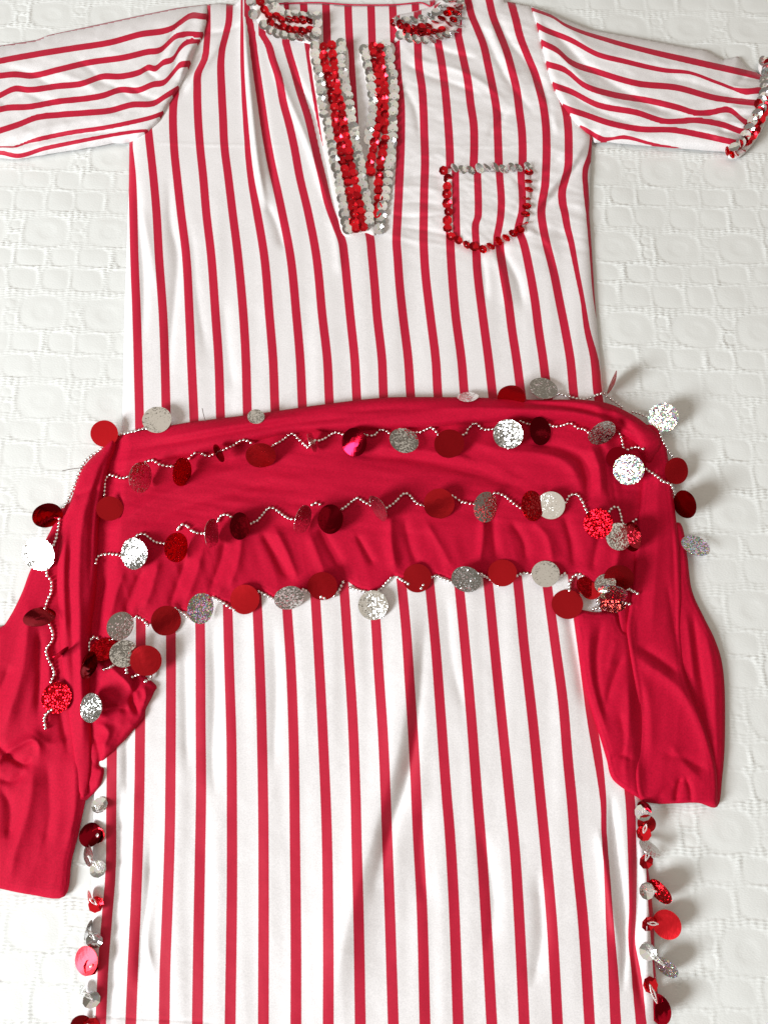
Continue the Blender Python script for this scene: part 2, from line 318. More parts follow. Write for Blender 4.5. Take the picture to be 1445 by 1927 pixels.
def stripe_u(x, y, lines=ST, axis=0, wov=WOV, wdef=None, u0=0):
    """stripe number (a fraction between them) at photo point, from the traced stripe edges"""
    a, b = (x, y) if axis == 0 else (y, x)
    E = []; U = []
    for k, ln in enumerate(lines):
        ks = [p[0] for p in ln]; vs = [p[1] for p in ln]
        c = hermite(ks, vs, b)
        wd = .33*(44.4+.0096*b) if wdef is None else np.full(b.shape, float(wdef))
        if k in wov:
            ks_ = [q[0] for q in wov[k]]; wi = np.interp(b, ks_, [q[1] for q in wov[k]])
            if wdef is not None or k in (4, 5, 6, 19): wd = np.where((b > ks_[-1]) & (wdef is None), wd, wi)
            else: wd = np.where((b < ks_[0]) | (b > ks_[-1]), wd, wi)
        E += [c-wd/2, c+wd/2]; U += [k-.165, k+.165]
    E = np.stack(E, 0); E = np.maximum.accumulate(E, 0)+np.arange(len(U))[:, None]*1e-3
    pit = 46.0 if wdef is None else 30.0
    u = U[0]-(E[0]-a)/pit
    for i in range(len(U)-1):
        m = a >= E[i]; u = np.where(m, U[i]+(a-E[i])/(E[i+1]-E[i])*(U[i+1]-U[i]), u)
    u = np.where(a >= E[-1], U[-1]+(a-E[-1])/pit, u)
    return u
dress = empty('dress', (0, 0, 0), 'red and white striped short sleeved dress with sequin neckline, lying flat on the white bedspread', 'dress')
ARM_L = [(391,8),(388,40),(381,66),(370,83),(354,125),(337,160),(319,188),(297,227),(272,249),(244,268)]
ARM_R = [(999,11),(1012.6,50),(1019.6,80),(1028,116),(1041.7,160),(1054,188),(1066.6,205),(1086,230),(1105,249),(1114,257)]
EDGE_L = [(244,268),(243,350),(240,430),(237,520),(234,620),(232,740),(230,830),(218,950),(200,1150),(186,1350),(178,1495),(175,1600),(173,1700),(171,1773),(164,1825),(160,1900),(154,1990)]
EDGE_R = [(1114,257),(1110,330),(1108,400),(1113,469),(1119,566),(1126,649),(1133,720),(1145,800),(1180,1100),(1200,1350),(1208,1565),(1224,1669),(1230,1738),(1231,1808),(1238,1877),(1243,1990)]
NECK = [(880,-45),(850,-5),(800,16),(740,30),(738,84),(676,86),(690,150),(696,250),(691,290),(699,370),(707,434),(690,372),(673,262),(659,180),(652,86),(602,84),(600,30),(545,28),(505,20),(482,-5),(474,-45)]
body_out = ([(391,8),(415,6),(440,9),(455,-6),(466,-45),(474,-45)][:5] + NECK[::-1] + [(920,-45),(950,2),(999,11)] + ARM_R[1:] + EDGE_R[1:] + EDGE_L[::-1][:-1] + ARM_L[::-1][:-1])
body_out = np.array(body_out, float)
FOLD_BODY = [ ([(790,1300),(775,1420),(745,1520),(715,1620),(700,1700)], 18, 20, -2.2),
 ([(458,10),(462,60),(467,120),(474,200),(485,300),(500,390)], 6, 10, 5.5),
 ([(470,60),(480,140),(490,200),(505,290),(520,370)], 7, 5, -4),
 ([(505,80),(520,130),(545,190),(575,260),(600,330),(622,400)], 10, 6, 4),
 ([(545,100),(560,150),(590,210),(610,290),(632,370),(645,430)], 5, 7, -4),
 ([(420,70),(395,110),(370,140),(345,175)], 8, 10, 3),
 ([(455,45),(430,58),(400,62),(385,66)], 4, 5, -2.2),
 ([(390,90),(372,120),(350,165),(335,185)], 5, 6, -3),
 ([(256,340),(263,420),(270,500),(272,570),(268,640)], 7, 9, -3.2), ([(262,380),(285,480),(300,560)], 9, 9, 1.5),
 ([(318,330),(322,420),(335,480),(330,560),(322,640),(318,720)], 8, 12, -2.6),
 ([(357,420),(365,480),(372,560),(388,660)], 9, 10, -1.6),
 ([(420,560),(428,650),(440,740)], 10, 12, -1.5), ([(290,269),(345,271),(450,274),(540,272)], 1.6, 1.6, .8),
 ([(770,268),(850,274),(950,276),(1020,264)], 1.6, 1.6, .8), ([(500,380),(520,420),(535,470)], 7, 9, -2.4),
 ([(615,400),(632,440),(640,520)], 9, 9, 2),
 # gathers right of the neckline
 ([(760,90),(790,112),(850,128),(900,150),(950,190)], 6, 8, 2.6), ([(750,110),(800,140),(860,160),(905,180)], 6, 7, -2.4),
 ([(800,80),(850,100),(900,110)], 5, 6, -2), ([(935,30),(960,80),(1000,130),(1020,180)], 8, 9, -3.2), ([(915,30),(945,100),(985,160)], 8, 8, 2.2),
 ([(890,20),(915,70),(955,150),(1005,215)], 6, 7, -2.2), ([(1000,150),(1030,200),(1050,250)], 9, 8, 2.5), ([(1010,130),(1035,210),(1038,260)], 7, 7, -2.5),
 ([(755,160),(775,190),(785,220),(790,260)], 7, 7, -2), ([(930,200),(945,215),(940,240)], 6, 6, -1.8), ([(960,205),(930,240),(920,260)], 6, 6, -1.6),
 ([(770,300),(820,290),(850,310)], 6, 6, 1.6), ([(765,335),(800,328),(835,335)], 4, 5, -1.5), ([(725,360),(770,350),(835,360)], 4, 6, 1.5),
 ([(725,400),(770,408),(835,402)], 3, 4, -1.6), ([(725,425),(800,433),(860,450),(905,480)], 4, 5, -1.6), ([(725,440),(800,455),(870,468)], 5, 6, 1.4), ([(725,385),(780,380),(835,386)], 3, 4, -1.2),
 ([(1105,260),(1075,310),(1040,350),(1005,400)], 7, 8, 3.2), ([(1095,300),(1050,360),(1015,400)], 6, 7, -3.2), ([(1060,290),(1020,330),(1000,370)], 6, 7, -2.2),
 ([(935,455),(955,490),(975,530),(985,580)], 8, 10, -3), ([(925,470),(945,520),(955,580)], 9, 9, 2), ([(1000,420),(1030,470),(1045,520)], 7, 9, -2), ([(905,478),(912,520),(915,570)], 6, 8, -2.2), ([(980,430),(1005,438),(1035,460)], 6, 7, 2),
 # skirt
 ([(775,1130),(770,1250),(752,1400),(700,1580),(650,1760),(620,1930)], 34, 52, 6), ([(800,1160),(790,1300),(770,1450),(735,1560),(720,1640)], 12, 16, -3),
 ([(800,1500),(790,1600),(800,1700)], 14, 14, -2), ([(905,1560),(930,1700),(915,1790)], 12, 14, -2), ([(1010,1640),(1020,1760),(1000,1860)], 12, 16, -2.6),
 ([(228,1480),(226,1620),(218,1760),(208,1930)], 13, 14, -5.5), ([(285,1590),(282,1680),(270,1760),(262,1850)], 6, 9, -3), ([(290,1640),(276,1760),(290,1830)], 8, 8, 1.8),
 ([(1150,1500),(1160,1600),(1172,1700),(1176,1790),(1172,1860)], 7, 9, -5), ([(1125,1560),(1140,1640),(1160,1780)], 9, 9, 3), ([(1196,1560),(1200,1700),(1192,1790),(1210,1900)], 6, 8, -4), ([(1215,1620),(1217,1700),(1216,1850)], 8, 7, 2.5),
 ([(1062,1120),(1085,1240),(1100,1330)], 12, 12, -3), ([(400,1180),(405,1300),(400,1420),(405,1500)], 12, 14, -2.2), ([(515,1180),(520,1300),(515,1450)], 10, 14, -1.8),
 ([(235,1330),(240,1420),(240,1500)], 9, 12, -3), ([(840,1120),(850,1240),(870,1330)], 10, 14, -1.8), ([(345,1180),(350,1300),(352,1450)], 9, 12, -1.6),
 ([(180,1912),(300,1918),(420,1925)], 2, 2, -.8),
]
def seamdip(x, y, ln, w_, h): return h*np.exp(-(pdist(x, y, ln)[0]/w_)**2)
def zbody(x, y, e):
    z = 2.5+11*(1-np.exp(-np.clip(e, 0, 200)/9))
    z += (1.7+.5*ss(1150, 1350, y))*ridges(x, y, FOLD_BODY)
    z += .9*creases((x-y*.08)/60+5, y/420)*ss(430, 520, y)
    # soft unevenness lengthwise, finer wrinkles near the gathered right chest
    z += (2.2*fbm(x/46, y/330, 2)+2.2*fbm(x/24+9, y/420, 1))*ss(280, 480, y)+1.2*fbm(x/60, y/60)
    rc = ss(700, 780, x)*(1-ss(440, 520, y))
    z += rc*2.2*creases((x+y*.5)/75+1, (y-x*.3)/24)+rc*2.2*fbm((x+y*.5)/70+5, (y-x*.25)/22)
    z += seamdip(x, y, ARM_L, 4, -4)+seamdip(x, y, ARM_R, 4, -4)
    return np.maximum(z, 1.0)
free_body = [EDGE_L, EDGE_R, NECK, [(391,8),(415,6),(440,9)], [(950,2),(999,11)]]
cloth('dress_front', body_out, 3.0, zbody, M_stripe, dress, lambda x, y: np.stack([stripe_u(x, y), y/100], -1), free_body, drop=12, smooth_out=False)
# inside of the back, seen through the neckline
BK = [[(-20, 569), (20, 572), (90, 573)], [(-20, 612), (41, 614.5), (90, 616)], [(-20, 654), (41, 656), (110, 660), (208, 666), (440, 676)], [(-20, 697), (41, 699), (440, 712)], [(-20, 737), (20, 739), (90, 742)], [(-20, 780), (20, 782), (90, 785)]]
back_out = [(500,4),(560,4),(650,9),(740,9),(790,4),(850,-6),(870,60),(790,95),(730,120),(730,445),(690,445),(560,120),(530,60),(490,20)]
cloth('dress_back', back_out, 4, lambda x, y, e: .8+1.6*(1-np.exp(-e/6))+.8*fbm(x/40, y/50)-1.2*np.exp(-((y-52)/2.5)**2), M_stripe, dress, lambda x, y: np.stack([stripe_u(x, y, BK, 0, {}, 14.5), y/100], -1), drop=4, smooth_out=False)
def tube(name, pts, r, mat, parent, sides=6, zf=None):
    p = np.asarray(pts, float); n = len(p); V = []; 
    for i in range(n):
        t = p[min(i+1, n-1)]-p[max(i-1, 0)]; t /= np.linalg.norm(t)+1e-12
        a = np.cross(t, (0, 0, 1.)); a = a/(np.linalg.norm(a)+1e-9) if np.linalg.norm(a) > 1e-6 else np.array((1., 0, 0)); b = np.cross(a, t)
        for k in range(sides):
            q = 2*math.pi*k/sides; V.append(p[i]+r*(math.cos(q)*a+math.sin(q)*b))
    Fc = [(i*sides+k, i*sides+(k+1) % sides, (i+1)*sides+(k+1) % sides, (i+1)*sides+k) for i in range(n-1) for k in range(sides)]
    return mesh_obj(name, V, Fc, mat, parent)
def pts3(line, z, step=5, wob=0):
    q = resample(smooth(line, n=6), step); zz = z(q[:, 0], q[:, 1]) if callable(z) else np.full(len(q), float(z))
    return P(q[:, 0], q[:, 1], zz)
tube('neck_piping', pts3([(525,7),(600,5),(660,9),(740,9),(790,5),(810,12),(818,2)], 4.5), 1.6*S, M_piping, dress)
# ------------------------------------------------------------------ sleeves
TL = [[(-30,92),(0,86),(69,75),(91,66),(166,50),(249,32),(332,15),(395,6)],
 [(-30,122),(0,115),(69,102),(138,91),(208,80),(263,65),(325,53),(340,42),(358,30),(385,31)],
 [(-30,146),(0,142.5),(28,140),(61,142.5),(111,131),(166,118),(235,108),(277,98),(304,93),(318,80),(330,69),(346,65),(379,66)],
 [(-30,192),(0,180),(28,167),(55,169),(111,162),(152,158),(194,144),(227,144),(263,136),(280,127),(293,129),(307,118),(327,110),(338,92),(350,80),(371,75)],
 [(-30,212),(0,206),(14,203),(55,201),(111,191),(166,185),(194,180),(227,169),(260,170),(288,159),(311,154),(326,137),(338,123),(354,120)],
 [(-30,256),(0,246),(36,234),(69,221),(111,216),(166,212),(208,208),(249,197),(291,194),(313,180),(335,167)],
 [(-30,286),(0,277),(30,276),(55,267),(97,257),(138,249),(194,241),(249,230),(285,221),(307,213)],
 [(-30,290),(0,287),(36,293),(83,279.6),(138,268),(194,257),(235,250),(267,246)]]
top_L = [(-30,92),(0,86),(69,75),(91,66),(166,50),(249,32),(332,15),(391,8)]
bot_L = [(244,268),(210,268),(194,272),(111,285),(36,298),(0,296),(-30,294)]
FL = [([(395,12),(365,22),(340,42),(322,72),(310,92),(296,120)], 5, 6, -4), ([(392,30),(360,40),(338,62),(322,92),(310,118)], 6, 7, 3), ([(378,68),(352,80),(337,100),(327,135),(315,155)], 5, 6, -3.5),
 ([(372,80),(355,100),(345,130),(338,155)], 5, 6, 3.5), ([(0,130),(40,132),(80,150),(110,168)], 7, 8, -2.5), ([(30,160),(60,180),(110,195)], 7, 7, -2.2), ([(100,135),(150,150),(190,175)], 8, 8, 2), ([(180,150),(220,165),(250,190)], 7, 8, -2.2),
 ([(0,275),(60,268),(120,255),(200,248),(260,240)], 5, 7, -3.5), ([(0,262),(50,250),(150,228),(250,215)], 9, 9, 2.5), ([(270,125),(285,140),(300,150)], 5, 6, -3), ([(240,160),(270,180),(300,190)], 6, 6, -2.5), ([(0,200),(30,185),(45,178)], 6, 6, -2.5), ([(150,115),(175,135),(185,150)], 6, 7, -1.6)]
def zsl(x, y, e): 
    z = 3+19*(1-np.exp(-e/11))+1.3*ridges(x, y, FL)+1.6*fbm((x-y)/60, (y+x*.25)/26)+2.2*creases((x+y)/44, (y-x*.35)/44)+1.0*fbm(x/25, y/25)
    return np.maximum(z+seamdip(x, y, ARM_L, 4, -4), 1)
def uvsl(lines, wd, wov):
    return lambda x, y: np.stack([stripe_u(x, y, lines, 1, wov, wd), x/100], -1)
cloth('sleeve', top_L+ARM_L[1:]+bot_L[1:], 3.0, zsl, M_stripe, dress, uvsl(TL, 12, {0: [(0, .1), (85, .1), (100, 3.5), (395, 3.5)], 6: [(-30, 2), (45, 3), (75, 9), (395, 9)], 7: [(-30, 9), (50, 9), (240, 7), (280, 5)]}), [top_L, bot_L], drop=12, smooth_out=False)
TR = [[(1000,17),(1020,24),(1040,32),(1063,47),(1148,77),(1223,97),(1323,120),(1408,139),(1450,150)],
 [(1000,42),(1023,55),(1073,75),(1123,102),(1173,115),(1248,132),(1298,137),(1348,155),(1398,172),(1430,170),(1450,170)],
 [(1000,70),(1023,82),(1048,95),(1073,117),(1123,135),(1198,157),(1273,165),(1348,185),(1428,194),(1450,196)],
 [(1010,116),(1033,122),(1063,132),(1098,160),(1148,177),(1223,190),(1273,202),(1310,213),(1335,212),(1372,207),(1402,230),(1450,240)],
 [(1030,155),(1045,162),(1073,172),(1123,197),(1198,212),(1252,229),(1280,228),(1307,226),(1360,235),(1390,246),(1450,256)],
 [(1050,196),(1068,205),(1098,215),(1148,232),(1205,243),(1263,244),(1323,255),(1383,268),(1450,276)],
 [(1080,234),(1100,243),(1133,262),(1150,261),(1173,258),(1223,270),(1253,276),(1323,284),(1450,292)]]
top_R = [(999,11),(1022,18),(1048,30),(1113,55),(1223,75),(1293,89),(1328,94),(1360,112),(1388,106),(1404,126),(1425,138),(1441,146)]
cuff_R = [(1441,146),(1446,165),(1438,180),(1443,200),(1432,215),(1428,232),(1412,243),(1408,258),(1392,266),(1385,280)]
bot_R = [(1375,284),(1300,280),(1223,273),(1148,266),(1118,267),(1114,257)]
FR = [ ([(1442,150),(1415,148),(1385,142)], 4, 4, -4), ([(1440,168),(1410,168),(1375,162)], 4, 4, 4), ([(1440,188),(1405,186),(1365,184)], 4, 4, -4.5), ([(1438,205),(1405,206),(1370,200)], 4, 4, 4), ([(1432,222),(1400,216),(1365,214)], 4, 4, -4.5), ([(1422,240),(1392,234),(1355,226)], 4, 4, 4), ([(1408,252),(1380,250),(1350,244)], 4, 4, -4), ([(1398,266),(1372,262),(1340,256)], 4, 4, 3.5),([(1005,30),(1040,60),(1075,95),(1110,130),(1180,175),(1240,205),(1300,222)], 9, 10, -4.5), ([(1010,18),(1060,45),(1110,90),(1180,125)], 8, 8, 2.6), ([(1020,75),(1060,110),(1095,150),(1150,190),(1240,215)], 8, 9, 3.6),
 ([(1045,150),(1085,185),(1140,215),(1200,235)], 7, 8, -3), ([(1118,260),(1170,250),(1240,238),(1300,222),(1370,200),(1420,195)], 6, 8, -4), ([(1140,250),(1220,225),(1290,205),(1360,180)], 8, 9, 2.4),
 ([(1240,145),(1300,155),(1360,175),(1420,185)], 7, 8, -2.6), ([(1320,215),(1360,225),(1400,245)], 5, 6, -3), ([(1410,130),(1395,150),(1380,165)], 4, 5, -3), ([(1300,240),(1350,250),(1395,262)], 6, 6, 2.4), ([(1100,80),(1150,100),(1220,115),(1300,125)], 9, 9, 2)]
def zsr(x, y, e):
    z = 3+19*(1-np.exp(-e/11))+1.3*ridges(x, y, FR)+1.6*fbm((x+y)/65, (y-x*.3)/24)+2.0*creases((x+y)/80, (y-x*.35)/26)+1.2*fbm(x/25, y/25)
    return np.maximum(z+seamdip(x, y, ARM_R, 4, -4), 1)
cloth('sleeve', top_R[:-1]+cuff_R+bot_R[:-1]+ARM_R[::-1][:-1], 3.0, zsr, M_stripe, dress, uvsl(TR, 12.2, {0: [(1000, 6), (1045, 5), (1060, 6), (1150, 9), (1300, 13)], 1: [(1000, 12), (1250, 9), (1300, 6), (1380, 6), (1400, 13)], 6: [(1080, 6), (1130, 12), (1150, 5), (1175, 8), (1250, 4), (1320, 1)]}), [top_R, cuff_R, bot_R], drop=12, smooth_out=False)
# ------------------------------------------------------------------ pocket
PK = [[(326,856.5),(440,859),(470,860)], [(325,898),(396,899.7),(408,899),(421,894.7),(459,895.5)], [(328,939.5),(380,943),(413,941),(446,934.6)], [(328,980),(396,982),(421,976),(440,972)]]
pocket_out = [(838,322),(870,320),(900,321),(940,321),(975,319),(996,317),(998,360),(994,410),(980,436),(950,452),(908,472),(880,463),(855,450),(843,435),(840,380)]
def zpocket(x, y, e): return 14.5+4.5*(1-np.exp(-e/5))+2.6*fbm((x+y*.4)/40, (y-x*.4)/18+7)+ridges(x, y, [([(860,372),(890,380),(930,360),(960,340)], 5, 6, -2), ([(870,430),(910,400),(940,385)], 6, 7, 2.4), ([(960,330),(985,360),(965,400)], 6, 6, -2), ([(850,345),(880,340),(910,352)], 4, 5, 1.8)])
pocket = cloth('pocket', pocket_out, 2.5, zpocket, M_stripe, dress, lambda x, y: np.stack([stripe_u(x, y, PK, 0, {}, 14), y/100], -1), drop=8)
# ------------------------------------------------------------------ placket and collar bands
pl_L = [(584,88),(618,84),(652,87),(657,140),(661,185),(668,225),(678,275),(690,335),(700,390),(706,438),(690,438),(672,442),(660,446),(644,440),(634,400),(622,350),(613,300),(603,240),(596,190),(588,140)]
pl_R = [(677,92),(700,82),(740,82),(745,130),(748,180),(750,220),(748,280),(742,340),(733,390),(722,432),(708,440),(707,420),(701,385),(694,350),(690,310),(692,280),(697,255),(697,220),(692,170),(684,130)]
placket_L = cloth('placket', pl_L, 2.5, lambda x, y, e: 13.5+4*(1-np.exp(-e/4)), M_white, dress, drop=14)
placket_R = cloth('placket', pl_R, 2.5, lambda x, y, e: 10+3.5*(1-np.exp(-e/4)), M_white, dress, drop=10)
col_L = [(470,-30),(500,-30),(512,8),(540,22),(575,25),(603,26),(606,50),(602,82),(575,82),(545,76),(515,68),(494,55),(480,30)]
col_R = [(738,34),(760,38),(790,34),(815,20),(835,-5),(840,-30),(872,-30),(868,20),(865,48),(850,66),(820,76),(790,80),(760,74),(742,76),(748,58)]
collar_L = cloth('collar', col_L, 2.5, lambda x, y, e: 12+6*(1-np.exp(-e/5)), M_white, dress, drop=12)
collar_R = cloth('collar', col_R, 2.5, lambda x, y, e: 12+6*(1-np.exp(-e/5)), M_white, dress, drop=12)
def zput(fn, poly, x, y):
    x = np.atleast_1d(np.float64(x)); y = np.atleast_1d(np.float64(y))
    return fn(x, y, pdist(x, y, smooth(poly, True, 5), True)[0])
# ------------------------------------------------------------------ sequins
def seq_mesh(name, mat, R=9.3, n=7):
    V = []; Fc = []
    for r, z in ((.10, .0), (.45, .04), (1.0, .22)):
        for k in range(n):
            a = 2*math.pi*k/n; V.append((R*S*r*math.cos(a), R*S*r*math.sin(a), R*S*z))
    m = len(V)
    for r, z in ((1.0, .17), (.45, .0), (.10, -.05)):
        for k in range(n):
            a = 2*math.pi*k/n; V.append((R*S*r*math.cos(a), R*S*r*math.sin(a), R*S*z))
    for ring in range(5):
        for k in range(n): Fc.append((ring*n+k, (ring+1)*n+k, (ring+1)*n+(k+1) % n, ring*n+(k+1) % n))
    for k in range(n): Fc.append((5*n+k, k, (k+1) % n, 5*n+(k+1) % n))
    me = bpy.data.meshes.new(name); me.from_pydata(V, [], Fc); me.materials.append(mat); me.update(); return me
SEQ = {'R': seq_mesh('sequin_red', M_sr, R=10.2, n=8), 'S': seq_mesh('sequin_silver', M_ssl, R=11.0, n=10)}
UP = Vector((0, 0, 1))
def place(me, name, x, y, z, parent, tilt_dir, tilt, spin=None, scale=1.0):
    o = bpy.data.objects.new(name, me); C.objects.link(o)
    p = P(x, y, z); o.location = Vector([float(v) for v in np.ravel(p)])
    ax = Vector((math.cos(tilt_dir), math.sin(tilt_dir), 0))
    o.rotation_mode = 'QUATERNION'
    o.rotation_quaternion = Quaternion(ax, tilt) @ Quaternion(UP, random.uniform(0, 6.28) if spin is None else spin)
    o.scale = (scale,)*3; o.parent = parent
    return o
def seq_row(line, kind, parent, zfn, step=14.4, jit=.9, tilt=.36, sc_=1.0, lift=2.5, skip=()):
    q = resample(line, step)
    for i, (x, y) in enumerate(q):
        if i in skip: continue
        a, b = q[max(i-1, 0)], q[min(i+1, len(q)-1)]
        d = math.atan2(-(b[1]-a[1]), b[0]-a[0])         # travel direction in the world plane
        z = float(zfn(x, y))
        place(SEQ[kind], 'sequin', x+random.gauss(0, jit), y+random.gauss(0, jit), z+lift+random.uniform(0, 1.2), parent, d+math.pi/2+random.gauss(0, .35), random.gauss(tilt, .18), scale=sc_*random.uniform(.93, 1.07))
c1 = lambda cx, cy, s=4.818, ox=560, oy=60: (ox+cx/s, oy+cy/s)
row = lambda pts, s=4.818, ox=560, oy=60: [c1(a, b, s, ox, oy) for a, b in pts]
zL = lambda x, y: 18.0
zR = lambda x, y: 14.0
seq_row(row([(155,130),(165,300),(205,470),(230,700),(280,900),(320,1110),(370,1330),(408,1560),(425,1700),(450,1790)]), 'S', placket_L, zL)
seq_row(row([(235,140),(245,260),(275,420),(310,600),(345,770),(375,960),(400,1130),(440,1300),(480,1480),(505,1640),(530,1790)]), 'R', placket_L, zL, lift=3)
seq_row(row([(315,130),(325,260),(345,420),(375,600),(410,770),(440,960),(465,1130),(505,1300),(545,1480),(575,1640),(590,1770)]), 'R', placket_L, zL, lift=3)
seq_row(row([(390,110),(398,300),(430,450),(460,620),(495,810),(530,1000),(565,1210),(600,1430),(640,1600),(655,1740)]), 'S', placket_L, zL)
seq_row(row([(600,160),(635,300),(660,440),(680,600),(675,740),(660,870),(640,980)]), 'S', placket_R, zR)
seq_row(row([(680,140),(700,300),(730,480),(745,650),(750,800),(720,910),(690,1020),(670,1150),(655,1270)]), 'R', placket_R, zR, lift=3)
seq_row(row([(748,140),(760,300),(785,480),(790,650),(790,800),(790,960),(775,1090),(750,1220),(735,1340),(725,1440),(725,1560),(715,1650)]), 'R', placket_R, zR, lift=3)
seq_row(row([(800,110),(825,190),(845,320),(870,450),(878,580),(862,700),(862,860),(858,990),(848,1120),(828,1240),(812,1370),(795,1470),(775,1580),(758,1680),(745,1790)]), 'S', placket_R, zR)
cr = lambda pts: row(pts, 3.284, 440, 0)
z18 = lambda x, y: 18.0
seq_row(cr([(215,100),(260,98),(300,122),(350,128),(400,130),(470,130)]), 'R', collar_L, z18, 13.5)
seq_row(cr([(225,140),(265,160),(345,185),(400,195),(470,190)]), 'R', collar_L, z18, 13.5)
seq_row(cr([(235,10),(260,50),(300,78),(345,90),(400,92),(440,100),(515,95)]), 'S', collar_L, z18, 14)
seq_row(cr([(515,140),(515,200)]), 'S', collar_L, z18, 15)
seq_row(cr([(185,160),(235,205),(300,222),(360,235),(420,238),(500,232)]), 'S', collar_L, z18, 14.5)
seq_row(cr([(105,15),(120,90)]), 'S', collar_L, z18, 16); seq_row(cr([(165,10),(190,60)]), 'R', collar_L, z18, 15)
seq_row(cr([(1010,140),(1080,130),(1150,125),(1200,110),(1250,85),(1290,50),(1310,5)]), 'S', collar_R, z18, 15)
seq_row(cr([(985,140),(1040,165),(1100,175),(1150,172),(1200,165),(1250,140),(1300,110),(1335,60),(1350,10)]), 'R', collar_R, z18, 13.5, lift=3)
seq_row(cr([(1070,195),(1120,208),(1170,212),(1230,202),(1290,180),(1345,140),(1370,90),(1385,45)]), 'R', collar_R, z18, 13.5, lift=3)
seq_row(cr([(1030,225),(1090,238),(1150,250),(1210,252),(1270,236),(1330,215),(1385,180),(1400,120)]), 'S', collar_R, z18, 14.5)
seq_row(cr([(1398,50),(1392,10)]), 'S', collar_R, z18, 14)
pr = lambda pts: row(pts, 6.02, 800, 280)
zp = lambda x, y: 17.5
seq_row(pr([(320,220),(410,235),(500,240),(570,235),(640,225),(765,215),(880,235),(1000,215),(1150,205)]), 'S', pocket, zp, 16, tilt=.5)
seq_row(pr([(205,250),(255,340),(245,440),(245,520),(248,610),(250,700),(250,800),(250,900),(300,1000),(410,1060),(540,1115),(660,1145),(770,1085),(880,1030),(1000,970),(1110,890),(1130,800),(1150,700),(1150,600),(1165,490),(1160,380),(1165,280)]), 'R', pocket, zp, 16.0, tilt=.35)
cuff = cloth('cuff_band', [(1434,108),(1460,118),(1460,185),(1442,225),(1425,258),(1395,290),(1372,290),(1392,266),(1410,243),(1428,218),(1438,185),(1441,150),(1430,125)], 3, lambda x, y, e: 10+5*(1-np.exp(-e/6)), M_white, dress, drop=12)
cu = lambda pts: row(pts, 7.225, 1245, 60)
seq_row(cu([(1370,400),(1420,470),(1440,600),(1440,760),(1400,900)]), 'S', cuff, lambda x, y: 15., 14)
seq_row(cu([(1440,430),(1480,560),(1480,700),(1450,860),(1440,980),(1400,1090),(1340,1200),(1290,1290),(1220,1400),(1160,1480)]), 'R', cuff, lambda x, y: 16., 12.5, tilt=.6)
seq_row(cu([(1350,1040),(1290,1110),(1170,1340),(1090,1480),(980,1570)]), 'S', cuff, lambda x, y: 20., 15, tilt=.6)
seq_row(cu([(1300,980),(1330,1110),(1240,1220),(1180,1300),(1130,1440),(1040,1540)]), 'R', cuff, lambda x, y: 17., 13, tilt=.6)
seq_row(cu([(1400,520),(1390,640),(1400,800),(1350,930)]), 'S', cuff, lambda x, y: 18., 14, tilt=.7)
seq_row(cu([(870,1620),(920,1680),(1010,1640),(1080,1600)]), 'R', cuff, lambda x, y: 12., 11, tilt=.6)
